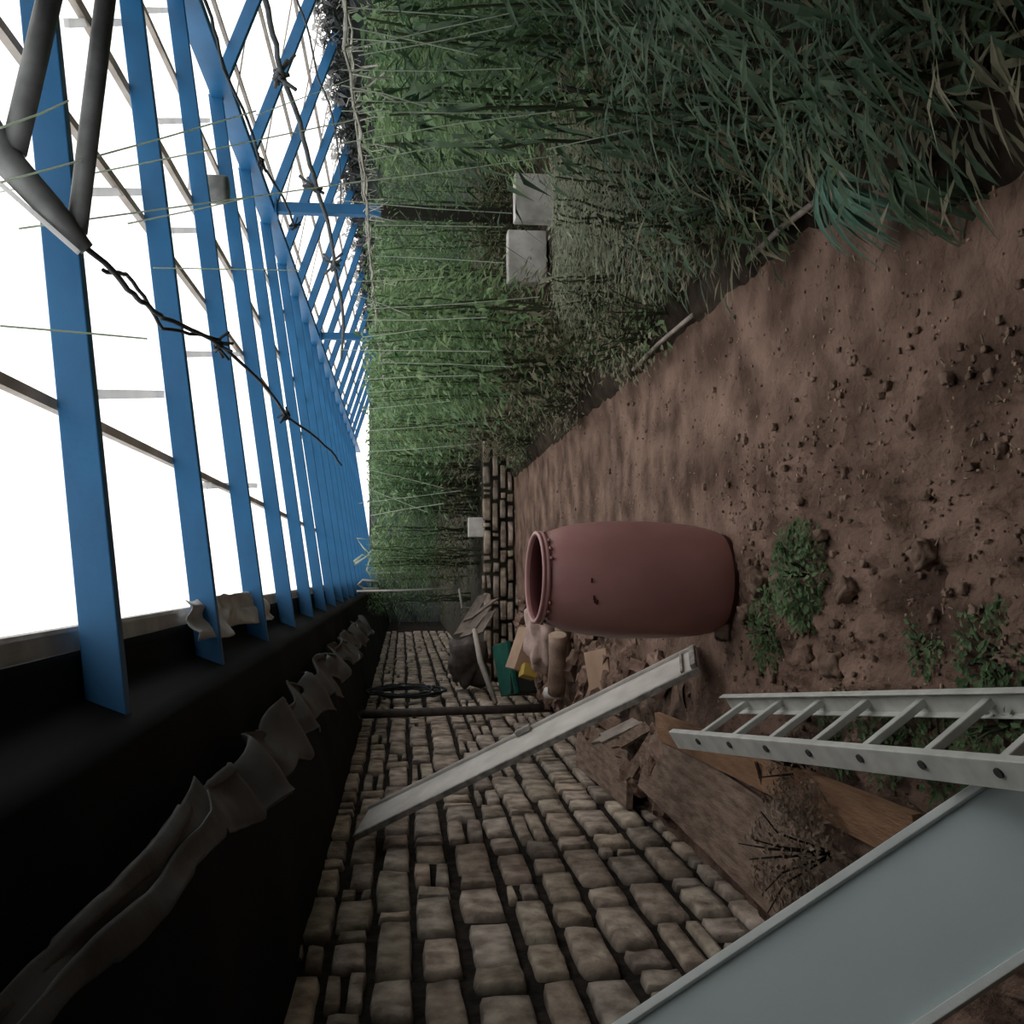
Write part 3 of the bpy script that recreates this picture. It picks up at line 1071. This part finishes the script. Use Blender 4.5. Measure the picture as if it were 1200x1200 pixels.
tag(mb.build('soil_lumps', M['clod'], smooth=True), 'rough lumps of dug earth between barrel, ladder and camera', 'soil', kind='stuff')
mb = MB()
for k in range(700):
    Y = 2.0 + 8 * random.random() ** 1.6
    X = R1(-.7, 1.3)
    if (X - bx) ** 2 + (Y - by) ** 2 < .085:
        continue
    s = R1(.003, .008)
    mb.rock((X, Y, gz(X, Y) + s * .4), (s * R1(1, 2.2), s * R1(1, 1.8), s), k, 1, .5)
tag(mb.build('pale_grit', M['card']), 'tiny pale grit flecks scattered over the brown soil', 'grit', kind='stuff')
mb = MB()
for k in range(420):
    Y = 2.1 + 6 * random.random() ** 1.5
    X = R1(-.6, 1.4)
    if (X - bx) ** 2 + (Y - by) ** 2 < .085:
        continue
    z = gz(X, Y) + .006
    a = R1(0, 6.28)
    l = R1(.006, .026)
    mb.tube([(X, Y, z), (X + l * math.cos(a), Y + l * math.sin(a), z + R1(0, .012))], R1(.0015, .003), 4)
tag(mb.build('straw_bits', M['straw']), 'pale straw and dry plant bits lying on the soil', 'straw', kind='stuff')

# ---------------------------------------------------------------- hose sections along the bed edge
for (p, q, nm) in (((742, 433), (812, 369), 'farther of the two'), ((878, 303), (962, 232), 'nearer of the two')):
    a, b = P(*p, .07), P(*q, .09)
    o = MB().tube([a, (a + b) / 2 + V((.01, 0, .005)), b], .012, 8).build('drip_pipe', M['hose'], smooth=True)
    tag(o, 'thin grey pipe along the edge of the planted bed, %s' % nm, 'pipe', 'bed edge pipes')

# ---------------------------------------------------------------- plants
def plant_mesh(kind, seed):
    random.seed(seed)
    st, fo, dr = MB(), MB(), MB()
    H = 1.62
    stems = []
    for q in range(3 if kind != 'strap' else 2):
        bx_, by_ = R1(-.08, .08), R1(-.08, .08)
        pts = [V((bx_, by_, -.1))]
        lx, ly = R1(-.12, .12), R1(-.12, .12)
        for k in range(1, 9):
            pts.append(V((bx_ + lx * k / 8 + R1(-.02, .02), by_ + ly * k / 8 + R1(-.02, .02), H * k / 8 * R1(.97, 1.0))))
        st.tube(pts, [.012 - .001 * k for k in range(9)], 5)
        stems.append(pts)
    n = {'fine': 900, 'broad': 620, 'strap': 380}[kind]
    for k in range(n):
        pts = random.choice(stems)
        h = random.random() ** .85
        f = h * 8
        i = min(7, int(f))
        p = pts[i].lerp(pts[i + 1], f - i)
        a = R1(0, 6.283)
        rad = (.06 + .26 * (1 - abs(h - .45))) * random.random() ** .6
        d = V((math.cos(a), math.sin(a), R1(-.4, .7)))
        b = p + V((math.cos(a) * rad, math.sin(a) * rad, R1(-.04, .06)))
        tgt = dr if h < .42 and random.random() < (.85 if h < .3 else .5) else fo
        if kind == 'fine':
            tgt.leaf(b, d, R1(.05, .12), R1(.008, .02), R1(-.3, .6))
        elif kind == 'broad':
            tgt.leaf(b, d, R1(.07, .15), R1(.02, .045), R1(0, .9))
        else:
            tgt.leaf(b, d, R1(.10, .22), R1(.012, .024), R1(.3, 1.4))
    return st, fo, dr


protos = []
for (kind, seed, m) in (('fine', 1, 'leaf'), ('fine', 2, 'leaf_b'), ('broad', 3, 'leaf'), ('broad', 4, 'leaf_b'), ('strap', 5, 'leaf_strap'), ('strap', 6, 'leaf_strap'), ('fine', 7, 'leaf_dull')):
    st, fo, dr = plant_mesh(kind, seed)
    t = empty('leafy_plant')
    st.build('stem', M['stem'], t)
    fo.build('foliage', M[m], t)
    tag(dr.build('dry_foliage', M['leaf_dry'], t), 'half-dry lower leaves')
    protos.append(t)
random.seed(77)
used = set()


def put_plant(j, x, y, z, s, sz, label, group, rz=None):
    t = protos[j]
    if j in used:
        t = copy_tree(t)
    used.add(j)
    t.location = (x, y, z)
    t.rotation_euler = (0, 0, R1(0, 6.28) if rz is None else rz)
    t.scale = (s, s, sz)
    return tag(t, label, 'plant', group)


cnt = 0
for ri, X in enumerate((1.72, 2.2, 2.75, 3.3, 3.9, 4.5, 5.15, 5.7)):
    y = 1.2 + R1(0, .2)
    while y < 12.9:
        x = X + R1(-.12, .12)
        if x / y < .78 and not (abs(x - 3.45) < .45 and 7.6 < y < 9.4) and not (ri < 2 and R1(0, 1) < .12):
            top = 1.5 + .037 * y + R1(-.13, .02) if x < 4.5 else 1.9 + R1(-.2, .03)
            # keep a sight line to the white blocks
            blocked = (.28 < x / y < .455) and y < 8.8
            if blocked and y > 3.2:
                top = min(top, 1.5 - .158 * y)
            z0 = gz(x, y)
            if top - z0 > .25:
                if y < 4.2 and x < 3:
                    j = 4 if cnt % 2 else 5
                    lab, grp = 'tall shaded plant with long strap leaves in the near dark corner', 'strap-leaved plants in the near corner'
                elif ri < 2:
                    j = 2 + cnt % 2
                    lab, grp = 'bushy green plant at the path edge of the planted bed', 'plants along the bed edge'
                else:
                    j = cnt % 4
                    lab, grp = 'fine-leaved green plant in the dense rows climbing the strings', 'plants in the dense rows'
                if blocked and y > 3.6:
                    j, lab, grp = 6, 'low dull half-dry plant in front of the whitewashed blocks', 'low plants before the white blocks'
                put_plant(j, x, y, z0, R1(.85, 1.15), (top - z0) / 1.62, lab, grp)
                cnt += 1
        y += R1(.42, .6) * (1 if y < 7 else 1.25)
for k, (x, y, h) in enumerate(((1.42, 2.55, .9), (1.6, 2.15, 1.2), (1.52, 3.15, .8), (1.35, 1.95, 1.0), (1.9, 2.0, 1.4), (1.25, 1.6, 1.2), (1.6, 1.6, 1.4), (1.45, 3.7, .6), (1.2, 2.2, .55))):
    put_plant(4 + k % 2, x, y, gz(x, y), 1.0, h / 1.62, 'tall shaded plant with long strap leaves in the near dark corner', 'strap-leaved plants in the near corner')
# plants on the far terrace
for k in range(52):
    x, y = (R1(-.45, 3.2), 13.4 + R1(0, 3.5)) if k < 34 else (R1(-.9, 3.5), R1(17, 22))
    top = 1.5 + .035 * y + R1(-.15, .03)
    put_plant(k % 4, x, y, .40, 1.15, (top - .4) / 1.62, 'green plant growing on the raised far terrace', 'plants on the far terrace')
    cnt += 1
print('PLANTS', cnt)


def weed(name, m, loc, n, rad, hgt, L, W, label, cat='weed', group=None, seed=0, stem_m='stem', droop=.6):
    random.seed(seed + 100)
    t = empty(name, loc, R1(0, 6), label, cat, group)
    st, fo = MB(), MB()
    for q in range(7):
        a = R1(0, 6.28)
        r = rad * R1(.2, .9)
        st.tube([(0, 0, -.03), (r * .5 * math.cos(a), r * .5 * math.sin(a), hgt * .6), (r * math.cos(a), r * math.sin(a), hgt * R1(.7, 1))], [.005, .004, .002], 5)
    for k in range(n):
        a = R1(0, 6.28)
        r = rad * math.sqrt(random.random())
        z = hgt * R1(.05, 1) * (1 - .5 * (r / rad) ** 2)
        fo.leaf((r * math.cos(a), r * math.sin(a), z), (math.cos(a + R1(-1, 1)), math.sin(a + R1(-1, 1)), R1(-.1, .6)), L * R1(.6, 1.3), W * R1(.7, 1.3), R1(0, droop))
    st.build('stalk', M[stem_m], t)
    fo.build('foliage', M[m], t)
    return t


def gp(x, y):
    c = P(x, y, .02)
    return V((c.x, c.y, gz(c.x, c.y)))


weed('green_weed', 'leaf_weed', gp(955, 675), 900, .19, .13, .030, .022, 'small bright green weed growing in the soil in front of the barrel', seed=1)
weed('green_weed', 'leaf_weed', gp(905, 740), 600, .17, .07, .026, .018, 'low greyish weed patch between barrel and ladder', seed=2)
weed('green_weed', 'leaf_weed', gp(1085, 755), 160, .10, .05, .03, .016, 'sparse low weed above the ladder, farther from the barrel', seed=3)
weed('dry_weed', 'leaf_brown', gp(985, 1000) + V((0, 0, .05)), 1100, .22, .27, .035, .016, 'clump of dry brown weeds growing by the wall foot below the ladder', seed=4, stem_m='branch')
weed('dry_weed', 'leaf_brown', gp(955, 905) + V((0, 0, .03)), 500, .16, .15, .03, .014, 'smaller dry weed on the orange board beneath the ladder', seed=5, stem_m='branch')
for k, (x, y) in enumerate(((985, 860), (1050, 865), (1120, 880), (1170, 770), (1190, 850))):
    weed('ladder_weed', 'leaf_weed', gp(x, y), 260, .14, .07, .03, .02, ('dark leafy weed seen between the ladder rungs, %s' % ('by the third rung', 'by the fourth rung', 'by the fifth rung', 'above the upper rail', 'at the picture edge')[k]), group='weeds under the ladder', seed=6 + k)
# undergrowth along the bed
random.seed(5)
for k in range(38):
    Y = 1.9 + k * .27
    X = (1.36 if Y > 2.9 else 1.12) + R1(0, .38)
    weed('bed_undergrowth', 'leaf_dry' if k % 3 else 'leaf_weed', V((X, Y, gz(X, Y))), 170, .22, .36, .07, .022, 'dull half-dry undergrowth spilling from the bed edge toward the soil', 'undergrowth', 'undergrowth along the bed', seed=20 + k)
    random.seed(500 + k)

# drooping fan of strap leaves
def fan(loc, n, L, m, label, dirx, seed, W=.022, zt=.42):
    random.seed(seed)
    t = empty('drooping_fan_plant', loc, 0, label, 'plant')
    fo, st = MB(), MB()
    st.tube([(0.1, 0, -.1), (.06, 0, zt * .6), (0, 0, zt)], [.012, .01, .008], 6)
    for k in range(n):
        a = dirx + R1(-.75, .75)
        el = R1(-.2, .6)
        l = L * R1(.7, 1.1)
        pts = []
        for i in range(7):
            s = i / 6
            r = l * s * math.cos(el) * (1 - .15 * s)
            z = zt + l * (s * math.sin(el) - .75 * s * s)
            pts.append(V((r * math.cos(a), r * math.sin(a), z)))
        sd = V((-math.sin(a), math.cos(a), R1(-.3, .3))).normalized()
        vs, fs = [], []
        for i, p in enumerate(pts):
            w_ = W * math.sin(math.pi * (.12 + .86 * i / 6)) * .5
            vs += [p - sd * w_, p - V((0, 0, w_ * .4)), p + sd * w_]
        for i in range(6):
            for q_ in (0, 1):
                o_ = i * 3 + q_
                fs.append((o_, o_ + 1, o_ + 4, o_ + 3))
        fo.add(vs, fs)
    st.build('stem', M['stem'], t)
    fo.build('leaf_fan', M[m], t)
    return t


fan(on_y(985, 195, 2.75) - V((0, 0, .42)), 30, .34, 'leaf_teal', 'pale teal drooping fan of strap leaves overhanging the soil edge', math.pi + .2, 1, zt=.46)
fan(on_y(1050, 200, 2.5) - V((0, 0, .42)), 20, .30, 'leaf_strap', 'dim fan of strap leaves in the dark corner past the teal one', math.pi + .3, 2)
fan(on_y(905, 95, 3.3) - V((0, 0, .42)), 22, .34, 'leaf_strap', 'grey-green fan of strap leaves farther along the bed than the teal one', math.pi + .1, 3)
fan(on_y(840, 150, 4.0) - V((0, 0, .42)), 22, .40, 'leaf_strap', 'pale strap-leaved tuft arching over the undergrowth', math.pi, 4)
fan(on_y(760, 120, 4.6) - V((0, 0, .42)), 22, .42, 'leaf_strap', 'arching strap-leaved tuft nearest the bright white block', math.pi + .1, 5, zt=.6)
# bare branches
for k, (pts, r, lab) in enumerate(((((640, 95, 4.2), (720, 120, 4.0), (790, 80, 3.8), (900, 72, 3.4), (1010, 35, 3.0), (1080, 12, 2.8)), .011, 'long dark bare branch reaching through the strap-leaved plants'),
                                   (((560, 70, 5.0), (600, 110, 4.8), (660, 60, 4.6), (700, -10, 4.5)), .010, 'dark bare branch high among the green plants'),
                                   (((968, -10, 3.1), (970, 40, 3.1), (966, 85, 3.1)), .009, 'short bare twig hanging at the picture edge in the dark corner'))):
    o = MB().tube([on_y(*p) for p in pts], r, 6).build('bare_branch', M['branch'], smooth=True)
    tag(o, lab, 'branch', 'bare branches')

# ---------------------------------------------------------------- trellis wires, strings
random.seed(31)
for k, (X, Z) in enumerate(((1.75, 1.68), (2.5, 1.75), (3.2, 1.83), (4.1, 1.93), (5.0, 2.02))):
    mb = MB()
    pts = []
    n = 90
    for i in range(n + 1):
        y = 1.5 + 14 * i / n
        pts.append((X + R1(-.02, .02), y, Z + .03 * noise.noise(V((y * 1.3, X, 0))) + R1(-.012, .012)))
    mb.tube(pts, .006, 5)
    for i in range(70):                    # dried tendrils left on the wire
        q = V(random.choice(pts))
        d = V((R1(-.05, .05), R1(-.1, .1), R1(-.18, .05)))
        mb.tube([q, q + d * .5 + V((R1(-.02, .02), R1(-.03, .03), 0)), q + d], .0035, 4)
    tag(mb.build('trellis_wire', M['vine']), 'pale trellis wire hung with dry tendrils above the plants, %s from the path' % ORD[k].replace('nearest', 'first'), 'wire', 'trellis wires')

mb = MB()
for i in range(900):
    y = 7.5 + 21 * random.random() ** 1.3
    q = V((5.75 + R1(-.12, .08), y, ZE + .10 + R1(-.1, .12) + .004 * (y - 8)))
    for _ in range(2):
        d = V((R1(-.08, .08), R1(-.35, .35), R1(-.30, .12)))
        mb.tube([q, q + d * .5 + V((0, R1(-.1, .1), R1(-.05, .05))), q + d], .006, 4)
        mb.leaf(q + d * .6, (R1(-1, 1), R1(-1, 1), R1(-1, 1)), R1(.08, .2), R1(.05, .12))
o = mb.build('dry_vines', M['vine_dark'])
tag(o, 'tangle of dark dry vines hanging along the far eave rail', 'vines', kind='stuff')
STR = [((0, 225), (418, 140), 3.0, 4.4), ((0, 214), (300, 130), 2.4, 3.6), ((22, 268), (455, 208), 2.6, 4.6), ((0, 382), (172, 397), 2.4, 2.9), ((180, 314), (352, 317), 4.0, 5.0),
       ((150, 262), (290, 232), 3.2, 4.5), ((0, 150), (80, 118), 2.2, 2.6), ((300, 135), (430, 85), 5, 6)]
for k, (p, q, y0, y1) in enumerate(STR):
    a, b = on_y(*p, y0), on_y(*q, y1)
    o = MB().tube([a, (a + b) / 2 - V((0, 0, .01)), b], .0028, 5).build('white_string', M['string'])
    tag(o, 'thin white string slanting across the rafters below the roof film', 'string', 'strings under the roof')
LOW = [((400, 168), (672, 128)), ((405, 215), (652, 182)), ((400, 60), (600, 15)), ((400, 30), (560, 65)), ((400, 82), (610, 80)), ((430, 188), (600, 160)), ((400, 130), (640, 133)), ((440, 264), (590, 266)),
       ((430, 362), (632, 348)), ((420, 375), (570, 372)), ((400, 410), (575, 412)), ((440, 300), (590, 308)), ((420, 445), (560, 440)), ((425, 480), (530, 470)), ((430, 505), (560, 495)), ((420, 530), (560, 520)),
       ((430, 550), (520, 572)), ((420, 590), (540, 575)), ((430, 605), (520, 590)), ((425, 570), (500, 600)), ((400, 100), (500, 125)), ((410, 118), (560, 122)), ((400, 235), (600, 250)), ((415, 330), (520, 325)),
       ((425, 395), (500, 385)), ((640, 175), (752, 150)), ((400, 8), (560, 20)), ((400, 45), (470, 50)), ((415, 345), (480, 370)), ((430, 460), (520, 452)), ((420, 65), (600, 30)), ((440, 425), (600, 430))]
for k, (p, q) in enumerate(LOW):
    Y = min(11.5, max(3.2, 1.35 / max(.06, (1200 - p[1] - 530) / 1150)))
    a, b = on_y(*p, Y), on_y(*q, Y * R1(.97, 1.03))
    o = MB().tube([a, a.lerp(b, .5) + V((R1(-.01, .01), 0, 0)), b], .0014 + .0002 * Y, 5).build('white_string', M['string'])
    tag(o, 'taut white trellis string tied down through the green plants', 'string', 'strings among the plants')

# pale wire frame at the far end by the tarpaulin
mb = MB().tube([on_y(418, 693, 14), on_y(470, 692, 14), on_y(538, 689, 14)], .016, 8)
mb.tube([on_y(538, 689, 14), on_y(541, 712, 14), on_y(562, 712, 14)], .018, 8)
o = mb.build('bent_rod', M['whiteplastic'], smooth=True)
tag(o, 'pale bent rod standing at the far end of the stone wall', 'rod')
a = [on_y(x, y, 16.5) for (x, y) in ((412, 660), (425, 650), (434, 655), (430, 668), (432, 672), (460, 671), (492, 669))]
o = MB().tube(a, .018, 6).build('white_wire', M['string'], smooth=True)
tag(o, 'curly white wire tied to the roof end with a loose tail', 'wire')
a = [on_y(x, y, 16.3) for (x, y) in ((414, 663), (430, 652), (445, 632), (418, 631), (426, 642), (434, 650), (412, 662))]
o = MB().tube(a, .014, 6).build('white_wire', M['string'], smooth=True)
tag(o, 'crossed white wire loop just above the curly wire', 'wire')
a = [on_y(x, y, 16.4) for (x, y) in ((444, 682), (425, 680), (420, 685), (426, 690), (444, 690))]
o = MB().tube(a, .024, 6).build('wire_hook', M['whiteplastic'], smooth=True)
tag(o, 'pale bent hook hanging beside the tarpaulin end', 'hook')

# ---------------------------------------------------------------- light
wd_ = bpy.data.worlds.new('World')
S.world = wd_
wd_.use_nodes = True
nt = wd_.node_tree
bg = nt.nodes['Background']
sky = nt.nodes.new('ShaderNodeTexSky')
sky.sky_type = 'HOSEK_WILKIE'
sky.turbidity = 10
sky.ground_albedo = .5
sky.sun_direction = (.2, .4, .9)
mx = nt.nodes.new('ShaderNodeMix')
mx.data_type = 'RGBA'
mx.inputs[0].default_value = .93
nt.links.new(sky.outputs[0], mx.inputs[6])
mx.inputs[7].default_value = (1.0, 0.99, 0.975, 1)
nt.links.new(mx.outputs[2], bg.inputs[0])
bg.inputs[1].default_value = 2.05
vs = S.view_settings
vs.view_transform = 'Standard'
vs.look = 'None'
vs.gamma = 1
vs.use_curve_mapping = False
vs.exposure = 0.0
S.cycles.max_bounces = 8
S.cycles.diffuse_bounces = 4
S.cycles.transparent_max_bounces = 16
